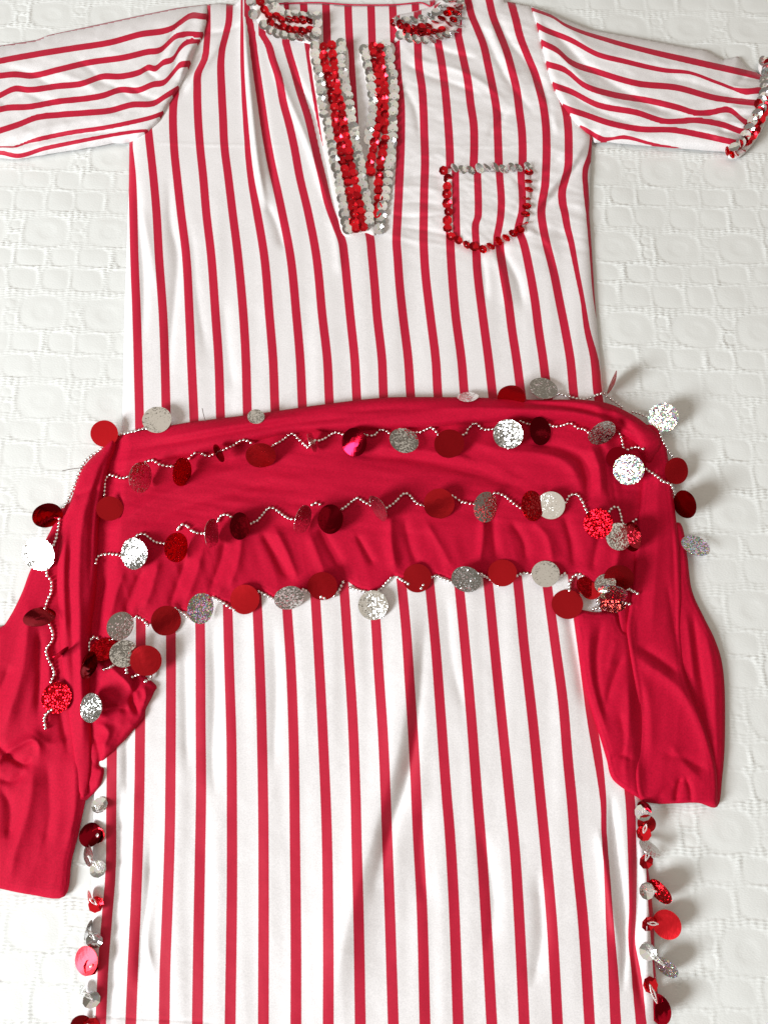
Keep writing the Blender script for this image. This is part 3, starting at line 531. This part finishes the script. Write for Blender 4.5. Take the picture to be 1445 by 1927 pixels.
# ------------------------------------------------------------------ hip scarf
scarf = empty('hip_scarf', (0, 0, 0), 'crimson red hip scarf with rows of coins and silver beads, draped across the striped dress', 'scarf')
hips_out = np.array([p for p in EDGE_R]+[p for p in EDGE_L[::-1]], float)
def zdress(x, y):
    d = pdist(x, y, hips_out, True)[0]; i = inside(x, y, hips_out); sd = np.where(i, d, -d)
    return 1+13*ss(-14, 16, sd)
def hem(e): return -.9*np.exp(-((e-10)/1.4)**2)
def edge(e, w_, h): return h*(1-np.exp(-e/w_))
FM = [ # folds of the main panel
 ([(640,855),(760,862),(860,880),(960,912),(1010,930)], 14, 12, -7), ([(700,842),(800,850),(900,868),(990,905)], 9, 12, 6),
 ([(880,830),(960,850),(1030,855),(1075,880),(1095,925)], 13, 12, 7), ([(1000,835),(1060,845),(1098,870),(1108,915),(1098,950)], 9, 9, -8),
 ([(1125,830),(1142,870),(1148,920),(1160,960)], 9, 8, -8), ([(1110,835),(1126,880),(1130,930)], 9, 9, 6), ([(860,850),(930,880),(990,900)], 9, 9, -4),
 ([(210,1000),(260,960),(330,920),(420,890),(500,870)], 12, 14, 5), ([(220,960),(300,915),(400,872),(480,860)], 10, 12, -5), ([(250,1000),(330,960),(430,930),(520,905)], 10, 12, -4),
 ([(300,880),(420,860),(560,855)], 9, 10, 3),
 ([(492,1000),(515,1040),(545,1090)], 10, 8, -7), ([(515,990),(540,1040),(560,1090)], 8, 9, 5), ([(600,990),(622,1030),(645,1075)], 9, 8, -7), ([(580,1000),(600,1050),(615,1090)], 9, 9, 4),
 ([(670,1005),(690,1040),(705,1065)], 7, 7, -5), ([(735,965),(736,1020),(745,1075)], 10, 9, 7), ([(760,975),(772,1030),(790,1070)], 9, 10, -5), ([(800,980),(830,1030),(850,1070)], 8, 9, 4),
 ([(907,960),(908,1010),(900,1070)], 8, 7, 6), ([(925,970),(930,1020),(935,1060)], 8, 9, -5), ([(960,980),(985,1020),(990,1060)], 9, 8, -5), ([(1000,980),(1030,1010),(1040,1060)], 10, 9, 5), ([(1060,970),(1075,1020),(1080,1070)], 10, 8, -6),
 ([(455,990),(450,1050),(430,1110)], 9, 9, 5), ([(425,1010),(415,1060),(395,1110)], 8, 8, -5), ([(385,1020),(370,1080),(350,1130)], 9, 9, 5), ([(350,1050),(335,1100),(320,1140)], 7, 8, -5),
 ([(300,1050),(285,1110),(268,1150)], 9, 9, 5), ([(270,1070),(250,1120),(235,1160)], 8, 8, -6), ([(235,1070),(215,1130),(200,1180)], 9, 8, 5), ([(200,1080),(190,1130),(180,1200)], 6, 7, -6),
 ([(1130,1000),(1120,1040),(1115,1075)], 8, 8, -5), ([(1170,1010),(1160,1060),(1150,1090)], 8, 8, 4)]
main_out = [(205,850),(330,820),(600,790),(900,770),(1100,775),(1190,800),(1216,850),(1216,1000),(1202,1060),(1200,1195),(1165,1195),(1160,1140),(1135,1108),(1110,1096),(1086,1077),(1070,1080),(1040,1084),(1005,1083),(985,1076),(960,1085),(937,1099),(920,1086),(903,1076),(882,1088),(850,1091),(820,1080),(795,1098),(765,1094),(742,1083),(716,1106),(698,1113),(672,1107),(655,1094),(642,1096),(630,1118),(607,1121),(570,1106),(545,1128),(516,1125),(487,1110),(455,1138),(420,1131),(400,1120),(371,1152),(343,1150),(325,1143),(300,1172),(279,1174),(257,1157),(240,1172),(210,1200),(168,1225),(165,1100),(178,950)]
def zmain(x, y, e):
    z = zdress(x, y)+edge(e, 3, 8)+ridges(x, y, FM)
    low = ss(985, 1030, y)
    z = z+.15*(ridges(x, y, FM))+hem(e)
    z += (1-low)*(3*fbm((x+y*.6)/120+2, (y-x*.12)/22, 2)+1.8*creases((x+y*.5)/170+2, (y-x*.15)/24))+low*(2.5*fbm((x-y*.25)/30+8, y/160, 2)+2.2*creases((x-y*.3)/34+3, y/120+3))+0.35*fbm(x/18, y/18)
    z -= 4*np.exp(-((y-(950+20*np.cos((x-700)/240)))/5)**2)*0
    return np.maximum(z, zdress(x, y)+2)
panel = cloth('scarf_panel', main_out, 2.6, zmain, M_red, scarf, drop=9, smooth_out=False)
flap_out = [(210,826),(330,799),(400,789),(480,779),(600,762),(700,750),(760,747),(900,748),(1000,752),(1090,752),(1140,758),(1180,775),(1215,798),(1243,830),(1222,870),(1208,850),(1190,822),(1130,799),(1060,789),(980,789),(900,793),(815,800),(715,805),(632,808),(549,812),(482,826),(400,846),(300,866),(215,892),(200,870)]
FF = [([(230,850),(330,832),(480,805),(600,790),(700,782)], 6, 8, -5), ([(300,825),(420,805),(560,782)], 7, 8, 4), ([(960,758),(1060,764),(1140,782),(1200,818)], 5, 5, -8), ([(780,772),(900,768),(1000,772),(1080,776),(1150,795)], 6, 7, 5), ([(640,775),(760,770),(870,772)], 7, 7, -3), ([(1000,758),(1080,757),(1150,772),(1210,805)], 5, 5, 4)]
def zflap(x, y, e): return zdress(x, y)+6+12*ss(215, 420, x)+edge(e, 7, 15)*(.4+.6*ss(1260, 1180, x))*(.25+.75*ss(215, 420, x))+ridges(x, y, FF)+2*fbm((x+y)/140, (y+x*.12)/16, 2)+1.4*creases((x+y)/200, (y+x*.12)/15)+0.35*fbm(x/18, y/18)
flap = cloth('rolled_edge', flap_out, 2.6, zflap, M_red, scarf, drop=18)
# left side: hanging end, twisted strap, corner
tailL_out = [(118,955),(95,1000),(60,1068),(40,1120),(10,1175),(-40,1235),(-40,1660),(0,1672),(60,1684),(122,1687),(135,1620),(150,1560),(167,1470),(172,1400),(170,1300),(172,1150),(185,1000),(160,940)]
FT = [([(-20,1450),(10,1420),(40,1400),(62,1392),(74,1405),(72,1425)], 9, 7, 11), ([(-10,1395),(15,1420),(45,1438),(62,1425)], 8, 7, -9), ([(74,1180),(75,1270),(72,1350)], 9, 8, -8), ([(55,1130),(45,1250),(20,1340),(5,1380)], 12, 12, 8), ([(92,1230),(94,1300),(92,1370)], 8, 8, 5),
 ([(100,1180),(108,1300),(130,1420)], 8, 8, -6), ([(65,1440),(55,1520),(30,1600),(20,1660)], 12, 14, 6), ([(90,1430),(95,1520),(85,1600)], 12, 12, -5), ([(0,1480),(20,1520),(15,1580)], 10, 12, -6), ([(-20,1455),(20,1470),(50,1450)], 8, 8, -6), ([(60,1372),(95,1400),(130,1390)], 9, 9, 4), ([(140,1420),(142,1520),(125,1600)], 10, 10, 5), ([(20,1250),(0,1300),(-20,1340)], 10, 10, -6)]
def ztailL(x, y, e): return 3+edge(e, 5, 9)+.9*ridges(x, y, FT)+hem(e)+4*fbm((x+y*.2)/38+4, y/120, 2)+2*creases((x+y*.25)/42+4, y/140)+0.4*fbm(x/20, y/20)
cloth('hanging_end', tailL_out, 2.6, lambda x, y, e: np.maximum(ztailL(x, y, e)+zdress(x, y)*.5, 2), M_red, scarf, drop=14)
corner_out = [(150,1210),(185,1204),(215,1212),(240,1215),(252,1240),(262,1262),(293,1289),(290,1302),(275,1331),(266,1355),(228,1398),(191,1436),(196,1448),(190,1473),(176,1492),(158,1508),(140,1500),(140,1300)]
FC = [([(180,1240),(215,1262),(245,1290),(262,1320)], 9, 8, 8), ([(250,1262),(255,1290),(250,1320),(262,1345)], 6, 6, -9), ([(190,1340),(220,1330),(245,1340)], 8, 8, -7), ([(185,1360),(205,1380),(190,1410)], 8, 8, 6), ([(178,1385),(188,1420),(186,1450)], 6, 6, -6), ([(180,1300),(205,1310),(235,1335)], 8, 8, 5), ([(270,1290),(275,1310),(268,1330)], 5, 5, 4)]
cloth('scarf_corner', corner_out, 2.6, lambda x, y, e: zdress(x, y)+3+edge(e, 4, 8)+1.3*ridges(x, y, FC)+3*fbm(x/24, y/30)+3*creases((x+y*.4)/30, (y-x*.3)/40), M_red, scarf, drop=14)
strap_out = [(214,824),(203,832),(190,847),(172,862),(157,880),(146,905),(138,930),(128,955),(119,985),(113,1020),(109,1060),(108,1100),(112,1160),(116,1230),(124,1300),(138,1400),(148,1480),(158,1500),(168,1465),(171,1400),(168,1300),(167,1230),(172,1170),(180,1110),(182,1050),(185,990),(190,950),(198,905),(207,870),(218,840)]
FS = [([(200,850),(180,900),(160,960),(150,1040),(150,1150),(152,1260),(158,1400)], 9, 9, 6), ([(205,850),(190,890),(180,930),(172,1000),(170,1100)], 5, 5, -4), ([(140,935),(165,925),(188,920)], 7, 7, -4), ([(135,990),(130,1080),(135,1180),(140,1300)], 7, 7, -5), ([(125,1010),(120,1100),(124,1200)], 6, 6, 4)]
def zstrap(x, y, e): return 14+zdress(x, y)*.75+edge(e, 6, 14)*(1-.75*ss(1150, 1450, y))+ridges(x, y, FS)+2.5*fbm(x/22, y/80, 2)+0.35*fbm(x/16, y/16)
def zstrap2(x, y, e): return np.maximum(zstrap(x, y, e), 0)
cloth('twisted_strap', strap_out, 2.6, zstrap2, M_red, scarf, drop=30)
# right side
undR = [(1084,1152),(1120,1152),(1157,1152),(1165,1172),(1178,1189),(1195,1150),(1215,1060),(1250,1000),(1280,985),(1292,1043),(1301,1110),(1323,1160),(1343,1200),(1357,1243),(1363,1300),(1363,1400),(1358,1466),(1349,1518),(1313,1511),(1270,1512),(1230,1512),(1197,1499),(1154,1468),(1142,1430),(1130,1390),(1110,1326),(1097,1276),(1089,1210)]
FU = [([(1132,1170),(1122,1230),(1125,1290),(1140,1350)], 7, 9, -8), ([(1110,1170),(1108,1240),(1120,1310),(1145,1390)], 9, 8, 5), ([(1172,1230),(1150,1290),(1140,1330)], 7, 8, -6), ([(1160,1200),(1145,1260)], 8, 8, 4), ([(1165,1340),(1175,1390),(1170,1430)], 7, 8, -5), ([(1180,1280),(1182,1360),(1176,1440),(1180,1480)], 9, 9, 6),
 ([(1303,1150),(1312,1230),(1322,1300),(1328,1370)], 6, 9, -8), ([(1325,1180),(1340,1260),(1345,1350),(1348,1440)], 10, 8, 6), ([(1290,1150),(1298,1220),(1308,1300)], 7, 7, 5), ([(1145,1440),(1165,1420),(1190,1430)], 6, 6, -4)]
cloth('hanging_end', undR, 2.6, lambda x, y, e: zdress(x, y)+2+edge(e, 4, 8)+.8*ridges(x, y, FU)+hem(e)+2.5*fbm((x+y*.2)/30, y/120, 2)+1.5*creases((x+y*.15)/34, y/150)+0.35*fbm(x/18, y/18), M_red, scarf, drop=16)
ovR = [(1215,800),(1232,803),(1247,826),(1257,866),(1267,940),(1274,1000),(1279,1060),(1282,1120),(1280,1180),(1285,1240),(1296,1290),(1320,1350),(1336,1400),(1347,1450),(1349,1500),(1345,1518),(1312,1511),(1270,1512),(1232,1512),(1205,1503),(1196,1460),(1202,1400),(1203,1340),(1195,1290),(1186,1235),(1179,1187),(1184,1146),(1190,1100),(1195,1046),(1198,996),(1208,920),(1212,866),(1206,820)]
FO = [([(1190,1225),(1215,1250),(1250,1272),(1285,1305),(1315,1360),(1340,1440)], 14, 12, 9), ([(1200,1215),(1240,1240),(1275,1268)], 10, 9, -8), ([(1207,1300),(1206,1380),(1202,1450)], 9, 8, -6), ([(1205,1262),(1222,1330),(1225,1420)], 10, 12, 4),
 ([(1260,1400),(1290,1440),(1320,1470)], 10, 12, 5), ([(1270,1510),(1275,1480),(1282,1462)], 5, 5, -9), ([(1300,1512),(1298,1485),(1288,1460)], 5, 5, -6), ([(1235,1510),(1245,1490),(1270,1475)], 7, 7, -4), ([(1245,1420),(1280,1425),(1330,1450)], 9, 9, -5),
 ([(1265,1000),(1268,1100),(1272,1200)], 5, 6, -4), ([(1235,900),(1238,1000),(1230,1120),(1225,1200)], 12, 14, 5), ([(1215,950),(1212,1050),(1205,1150)], 8, 8, -3), ([(1255,1090),(1268,1180),(1290,1280)], 6, 8, -5), ([(1222,820),(1232,860),(1240,920)], 7, 7, 4)]
def zover(x, y, e): return zdress(x, y)+10+edge(e, 3.5, 7)+.8*ridges(x, y, FO)+hem(e)+1.5*fbm((x+y*.15)/30+7, y/130, 2)+1.2*creases((x+y*.1)/40+7, y/170)+0.35*fbm(x/18, y/18)+4*ss(1000, 850, y)*0
cloth('twisted_strap', ovR, 2.6, zover, M_red, scarf, drop=26)
# ------------------------------------------------------------------ surface height under a photo point, for beads and coins
SURF = []
def surf_add(out, fn): SURF.append((smooth(out, True, 5), fn))
surf_add(main_out, lambda x, y, e: zmain(x, y, e)); surf_add(flap_out, zflap); surf_add(tailL_out, lambda x, y, e: ztailL(x, y, e)+zdress(x, y)*.5)
surf_add(corner_out, lambda x, y, e: zdress(x, y)+3+edge(e, 4, 8)+ridges(x, y, FC)); surf_add(strap_out, zstrap2)
surf_add(undR, lambda x, y, e: zdress(x, y)+2+edge(e, 5, 11)+ridges(x, y, FU)); surf_add(ovR, zover)
def surf(x, y):
    x = np.atleast_1d(np.float64(x)); y = np.atleast_1d(np.float64(y)); z = zdress(x, y)+1
    for o, fn in SURF:
        m = inside(x, y, o)
        if m.any():
            e = pdist(x[m], y[m], o, True)[0]; z[m] = np.maximum(z[m], fn(x[m], y[m], e))
    return z
# ------------------------------------------------------------------ bead strings
import bmesh
_b = bmesh.new(); bmesh.ops.create_icosphere(_b, subdivisions=2, radius=1); _b.verts.ensure_lookup_table()
IV = np.array([v.co[:] for v in _b.verts]); IF = np.array([[v.index for v in f.verts] for f in _b.faces]); _b.free()
def beads(line, zoff=3.2, fixed=None, r=3.35, step=7.0, parent=None):
    q = resample(smooth(line, n=5), step)
    z = surf(q[:, 0], q[:, 1]); z = np.maximum(z, np.convolve(np.pad(z, 2, 'edge'), np.ones(5)/5, 'valid'))+zoff
    if fixed is not None: z = np.full(len(q), float(fixed))
    p = P(q[:, 0]+rng.normal(0, .35, len(q)), q[:, 1]+rng.normal(0, .35, len(q)), z)
    V = []; Fc = []; n = len(IV)
    for i, c in enumerate(p):
        V.append(IV*r*S*rng.uniform(.94, 1.06)*np.array([1, 1, .95])+c); Fc.append(IF+i*n)
    mesh_obj('bead_string', np.vstack(V), np.vstack(Fc), M_bead, parent or scarf)
B1 = [[(197,938),(198,918),(200,901),(208,894),(220,898),(232,900),(247,896)], [(274,870),(283,866),(292,868),(302,874),(315,877),(330,878)], [(357,862),(366,853),(376,852),(386,857),(396,857),(408,852),(422,846),(436,840),(450,831),(462,828),(472,833)],
 [(509,842),(520,835),(532,828),(545,817),(553,817),(564,829),(572,835),(579,843),(589,830),(605,828),(619,820),(630,814),(645,817)], [(679,815),(692,819),(704,819),(714,810),(722,809),(733,815)], [(765,810),(778,814),(795,811),(807,805),(815,806),(824,818)],
 [(857,817),(875,817),(882,806),(890,797),(898,798),(907,807),(919,808),(934,807)], [(979,792),(988,796),(998,799)], [(1027,796),(1041,803),(1054,801),(1072,797),(1087,806),(1100,808),(1112,818)], [(1162,810),(1169,826),(1172,843)], [(1174,850),(1184,844),(1196,842),(1209,845)],
 [(1209,880),(1230,893),(1247,906),(1262,912),(1267,926),(1270,938)],
 [(181,1060),(184,1049),(192,1044),(205,1042),(217,1043),(234,1047)], [(255,1012),(262,1006),(271,1005),(283,1013),(293,1020),(310,1023)], [(335,997),(340,989),(347,987),(355,992),(367,1002),(386,1004)], [(410,982),(415,972),(424,968),(435,972)],
 [(466,990),(476,984),(487,977),(497,965),(506,957),(516,956),(529,967),(542,975),(556,978)], [(587,950),(593,946),(602,949)], [(632,964),(649,955),(662,943),(672,937),(682,942),(697,951)], [(709,965),(729,955),(745,943),(758,930),(768,930),(779,942),(789,950),(806,952)],
 [(850,933),(865,942),(879,947),(892,948)], [(930,928),(942,930),(955,938),(966,947),(979,956)], [(1054,965),(1064,945),(1073,932),(1085,931),(1093,940),(1100,955),(1108,971)], [(1145,963),(1152,955),(1162,955),(1167,967),(1171,985),(1180,987),(1196,978)],
 [(169,1224),(169,1208),(176,1199),(185,1201),(196,1210),(214,1202)], [(257,1160),(268,1164),(279,1177)], [(293,1184),(309,1163),(323,1147)], [(331,1145),(343,1153),(359,1163),(373,1166)], [(402,1125),(420,1134),(441,1148)], [(487,1113),(503,1121),(518,1129)], [(570,1109),(589,1116),(611,1126)], [(629,1121),(639,1108),(645,1095)],
 [(659,1106),(678,1111),(698,1115),(712,1112),(722,1102),(736,1087)], [(747,1086),(757,1092),(768,1099)], [(792,1106),(802,1094),(812,1086),(824,1084),(836,1090),(850,1095)], [(868,1106),(882,1092),(897,1081)], [(906,1080),(920,1089),(938,1102)], [(953,1094),(967,1086),(982,1079),(1000,1079)], [(1035,1097),(1050,1087),(1062,1079)],
 [(1072,1118),(1071,1098),(1078,1085),(1090,1081),(1102,1090),(1116,1104),(1133,1109),(1151,1106),(1168,1114),(1182,1109),(1199,1117)], [(1126,1122),(1124,1133),(1131,1142),(1116,1146)], [(1122,1115),(1138,1124),(1152,1130),(1170,1133),(1184,1137)], [(1183,1095),(1180,1105),(1190,1113)],
 [(223,818),(247,813),(277,807),(311,803)], [(210,824),(198,832),(191,846),(174,856),(160,869),(150,888),(143,908),(137,922),(130,937),(121,955)], [(100,960),(110,967),(113,978),(110,995),(108,1010),(103,1026)], [(90,1070),(89,1082),(97,1093),(98,1110),(92,1128),(86,1144)],
 [(93,1168),(96,1180),(101,1192),(98,1208),(88,1222),(92,1240),(100,1255),(103,1268),(97,1283)], [(98,1335),(88,1343),(84,1354),(87,1370)], [(197,1260),(205,1257),(214,1252)], [(240,1241),(237,1252),(239,1266)], [(250,1273),(262,1269),(275,1266),(288,1260)], [(288,1266),(284,1276),(274,1282)],
 [(947,745),(960,744),(978,747)], [(1040,746),(1048,740),(1066,745),(1085,751),(1102,751),(1118,745),(1135,740),(1146,748),(1157,756),(1170,765)], [(1190,775),(1205,779),(1217,784),(1230,795),(1240,812),(1246,828),(1254,843),(1266,862),(1270,878),(1265,890)]]
for ln in B1: beads(ln)
# ------------------------------------------------------------------ coins
def coin_mesh(name, mat, R=27.0, n=36, bend=.05):
    V = []; Fc = []; rings = [(0.0, 0), (.35, 0), (.7, 0), (.97, 0), (1.0, 0)]
    def zz(x, y): return bend*R*(x*x-.3*y*y)+.02*R*math.sin(3*x+2*y)
    for side, off in ((1, .55), (-1, -.0)):
        V.append((0, 0, S*(zz(0, 0)+off)))
        for r in (.35, .7, 1.0):
            for k in range(n):
                a = 2*math.pi*k/n; x, y = r*math.cos(a), r*math.sin(a); V.append((R*S*x, R*S*y, S*(zz(x, y)+off)))
    m = 1+3*n
    for k in range(n):
        k2 = (k+1) % n
        Fc += [(0, 1+k, 1+k2), (m, m+1+k2, m+1+k)]
        for r in range(2):
            a, b = 1+r*n, 1+(r+1)*n
            Fc += [(a+k, b+k, b+k2, a+k2), (m+a+k2, m+b+k2, m+b+k, m+a+k)]
        b = 1+2*n; Fc.append((b+k, m+b+k, m+b+k2, b+k2))
    me = bpy.data.meshes.new(name); me.from_pydata(V, [], Fc); me.materials.append(mat)
    me.update(); return me
COIN = {k: [coin_mesh('coin_'+k, m, bend=b) for b in (.02, .06, -.04)] for k, m in (('S', M_cs), ('H', M_ch), ('R', M_cr), ('G', M_cg), ('D', M_cd))}
def coin(k, x, y, rx=27, ry=27, ang=0, lean=None, parent=scarf, z=None, name='coin', lift=0, aim=0):
    """rx, ry: half sizes as seen; ang: direction (degrees, counter-clockwise) of the long axis"""
    R = max(rx, ry); ratio = max(.08, min(1.0, min(rx, ry)/R))
    if ry > rx: ang = ang+90
    th = math.acos(ratio); 
    rest = z is None
    if z is None: z = float(surf(x, y)[0])+3.5+.55*R*math.sin(th)
    p = Vector([float(v) for v in np.ravel(P(x, y, z))]); view = (Vector(CAM.tolist())-p).normalized()
    me = random.choice(COIN[k]); o = bpy.data.objects.new(name, me); C.objects.link(o)
    a = math.radians(ang); ax = Vector((math.cos(a), math.sin(a), 0)); ax = (ax-view*ax.dot(view)).normalized()
    s = lean if lean is not None else random.choice((-1, 1))
    nrm = Quaternion(ax, s*th) @ view
    if aim:   # this one happens to lie so that it catches the window
        hv = (view+(Vector((-2.45, -1.50, 1.70))-p).normalized()).normalized(); nrm = nrm.lerp(hv, aim).normalized(); ax = (ax-nrm*ax.dot(nrm)).normalized()
    yv = nrm.cross(ax).normalized()
    mt = Matrix((ax, yv, nrm)).transposed().to_quaternion()
    depth = (Vector(CAM.tolist())-p).length
    fw = -(p-Vector(CAM.tolist())).dot(Vector((0, -st, ct)))   # distance along the optical axis
    o.rotation_mode = 'QUATERNION'
    o.rotation_quaternion = Quaternion(Vector((1, 0, 0)), random.gauss(0, .05)) @ Quaternion(Vector((0, 1, 0)), random.gauss(0, .05)) @ mt
    sc_ = R/27.0*fw/DIST; o.scale = (sc_,)*3; o.parent = parent
    if rest:
        q = np.linspace(0, 2*math.pi, 17)[:-1]; Rw = R*fw/DIST
        off = np.array([(ax*math.cos(t)+yv*math.sin(t))*Rw for t in q])
        s_ = surf(x+off[:, 0], y-off[:, 1]); need = float(np.max(s_-off[:, 2]))+1.2
        need = min(need, z+16)+lift; p = Vector([float(v) for v in np.ravel(P(x, y, need))])
    o.location = p
    return o
CO = [('R',197,816,24,25),('S',296,790,27,24,20),('S',482,784,16,14),('S',880,747,20,10),('R',962,746,26,20),('S',1022,731,27,17,-25),('G',1152,720,4,23,-25),('H',1247,786,27,27),('R',1272,886,22,25),('D',1288,949,18,27,15),('H',1308,1027,27,17,-25),
 ('S',265,898,20,29),('G',343,888,17,27,-5),('D',412,853,6,18,25),('R',491,857,28,23),('S',588,832,7,20,20),('D',667,832,23,27,10),('S',760,829,28,23,-20),('R',845,835,28,27),('S',956,817,28,27),('D',1016,811,20,27,10),('S',1132,815,27,20,35),('D',1163,862,22,21),('H',1182,884,28,28,0,12),
 ('R',207,957,24,23),('S',253,1042,23,30,5),('G',332,1030,22,28),('S',399,1005,15,29,5),('D',452,990,18,26),('S',570,978,16,28,-15),('D',622,977,23,28,10),('S',712,956,12,27,30),('R',826,948,24,29,-5),('S',913,954,23,29,-8),('G',1001,952,19,29,8),('S',1036,951,26,26),('G',1125,985,26,28),('S',1163,1010,24,26),('D',1188,1010,16,28),
 ('D',90,970,27,22,15),('S',74,1043,32,27),('S',227,1178,24,27,-20),('R',313,1168,27,28),('H',378,1145,24,29,-8),('R',461,1128,27,28),('S',544,1125,28,21,15),('R',607,1103,28,26,-10),('S',702,1139,28,28),('R',785,1088,27,27),('S',877,1090,28,24,-20),('R',945,1078,27,25),('S',1026,1080,26,25),
 ('R',1067,1137,29,28),('G',1102,1104,16,20,30),('R',1112,1112,18,15),('S',1138,1098,20,17,20),('R',1164,1088,27,24),('H',1152,1117,27,17,-10),('D',1152,1140,24,12),
 ('G',195,1222,25,20,20),('S',234,1230,26,25,20,3),('R',275,1243,29,27,0,10),('D',168,1252,14,26,-10),('S',172,1332,17,27),('D',75,1161,29,16,15),('G',107,1313,25,29,0,3),('D',113,1231,5,20,-50)]
AIM = {(74, 1043): .95, (826, 948): .6, (956, 817): .45, (702, 1139): .35, (275, 1243): .3, (1182, 884): .5}
for c in CO: coin(*c[:5], aim=AIM.get((c[1], c[2]), 0), ang=(c[5] if len(c) > 5 else 0), lift=(c[6] if len(c) > 6 else 0))
# ------------------------------------------------------------------ side drops of the skirt
def drop(sx, sy, kind, coinspec=None, zc=14):
    o = place(SEQ[kind], 'sequin', sx, sy, zc+3, dress, random.uniform(0, 6), random.uniform(.1, .5), scale=1.25)
    if coinspec:
        k, x, y, rx, ry, a = coinspec
        c = coin(k, x, y, rx, ry, a, parent=dress, z=zc+4, name='coin', aim=.6 if (x, y) in ((1254, 1740), (163, 1808), (1216, 1550)) else 0)
        d = np.array([x-sx, y-sy]); L = np.hypot(*d)+1e-6; off = np.array([-d[1], d[0]])/L*3
        ex = np.array([x, y])-d/L*max(0, min(rx, ry)-8)
        tube('thread_loop', pts3([(sx, sy), tuple(np.array([sx, sy])*.5+ex*.5+off), tuple(ex)], zc+10, 3), 1.3*S, M_glass, dress)
        tube('thread_loop', pts3([(sx, sy), tuple(np.array([sx, sy])*.5+ex*.5-off), tuple(ex)], zc+9, 3), 1.3*S, M_glass, dress)
drop(189, 1516, 'S', ('S', 181, 1523, 5, 8, 30)); drop(186, 1572, 'R', ('D', 170, 1571, 20, 22, 0)); drop(186, 1636, 'S', ('S', 167, 1610, 8, 20, 10)); drop(182, 1702, 'R', ('G', 170, 1690, 3, 14, 20)); drop(179, 1768, 'S', ('S', 166, 1750, 4, 18, -15)); drop(173, 1819, 'R', ('R', 163, 1808, 20, 26, 0)); drop(173, 1880, 'S', ('S', 157, 1866, 6, 12, 20)); drop(172, 1932, 'R', ('R', 152, 1928, 18, 16, 0))
drop(1214, 1620, 'R', ('S', 1222, 1597, 22, 9, -35)); drop(1215, 1676, 'S', ('G', 1241, 1678, 25, 14, -48)); drop(1218, 1737, 'R', ('R', 1254, 1740, 24, 26, 0)); drop(1218, 1790, 'S', ('H', 1254, 1821, 22, 13, -35)); drop(1222, 1853, 'R', ('D', 1240, 1899, 20, 26, 10)); drop(1209, 1530, 'S', ('D', 1212, 1520, 14, 9, -40)); drop(1210, 1568, 'R', ('R', 1216, 1550, 9, 17, -15))
tube('loose_thread', pts3([(381,768),(384,782),(388,796)], 34, 3), .7*S, M_thread, scarf, 5)
tube('loose_thread', pts3([(118,886),(140,882),(160,880)], 14, 3), .7*S, M_thread, scarf, 5)
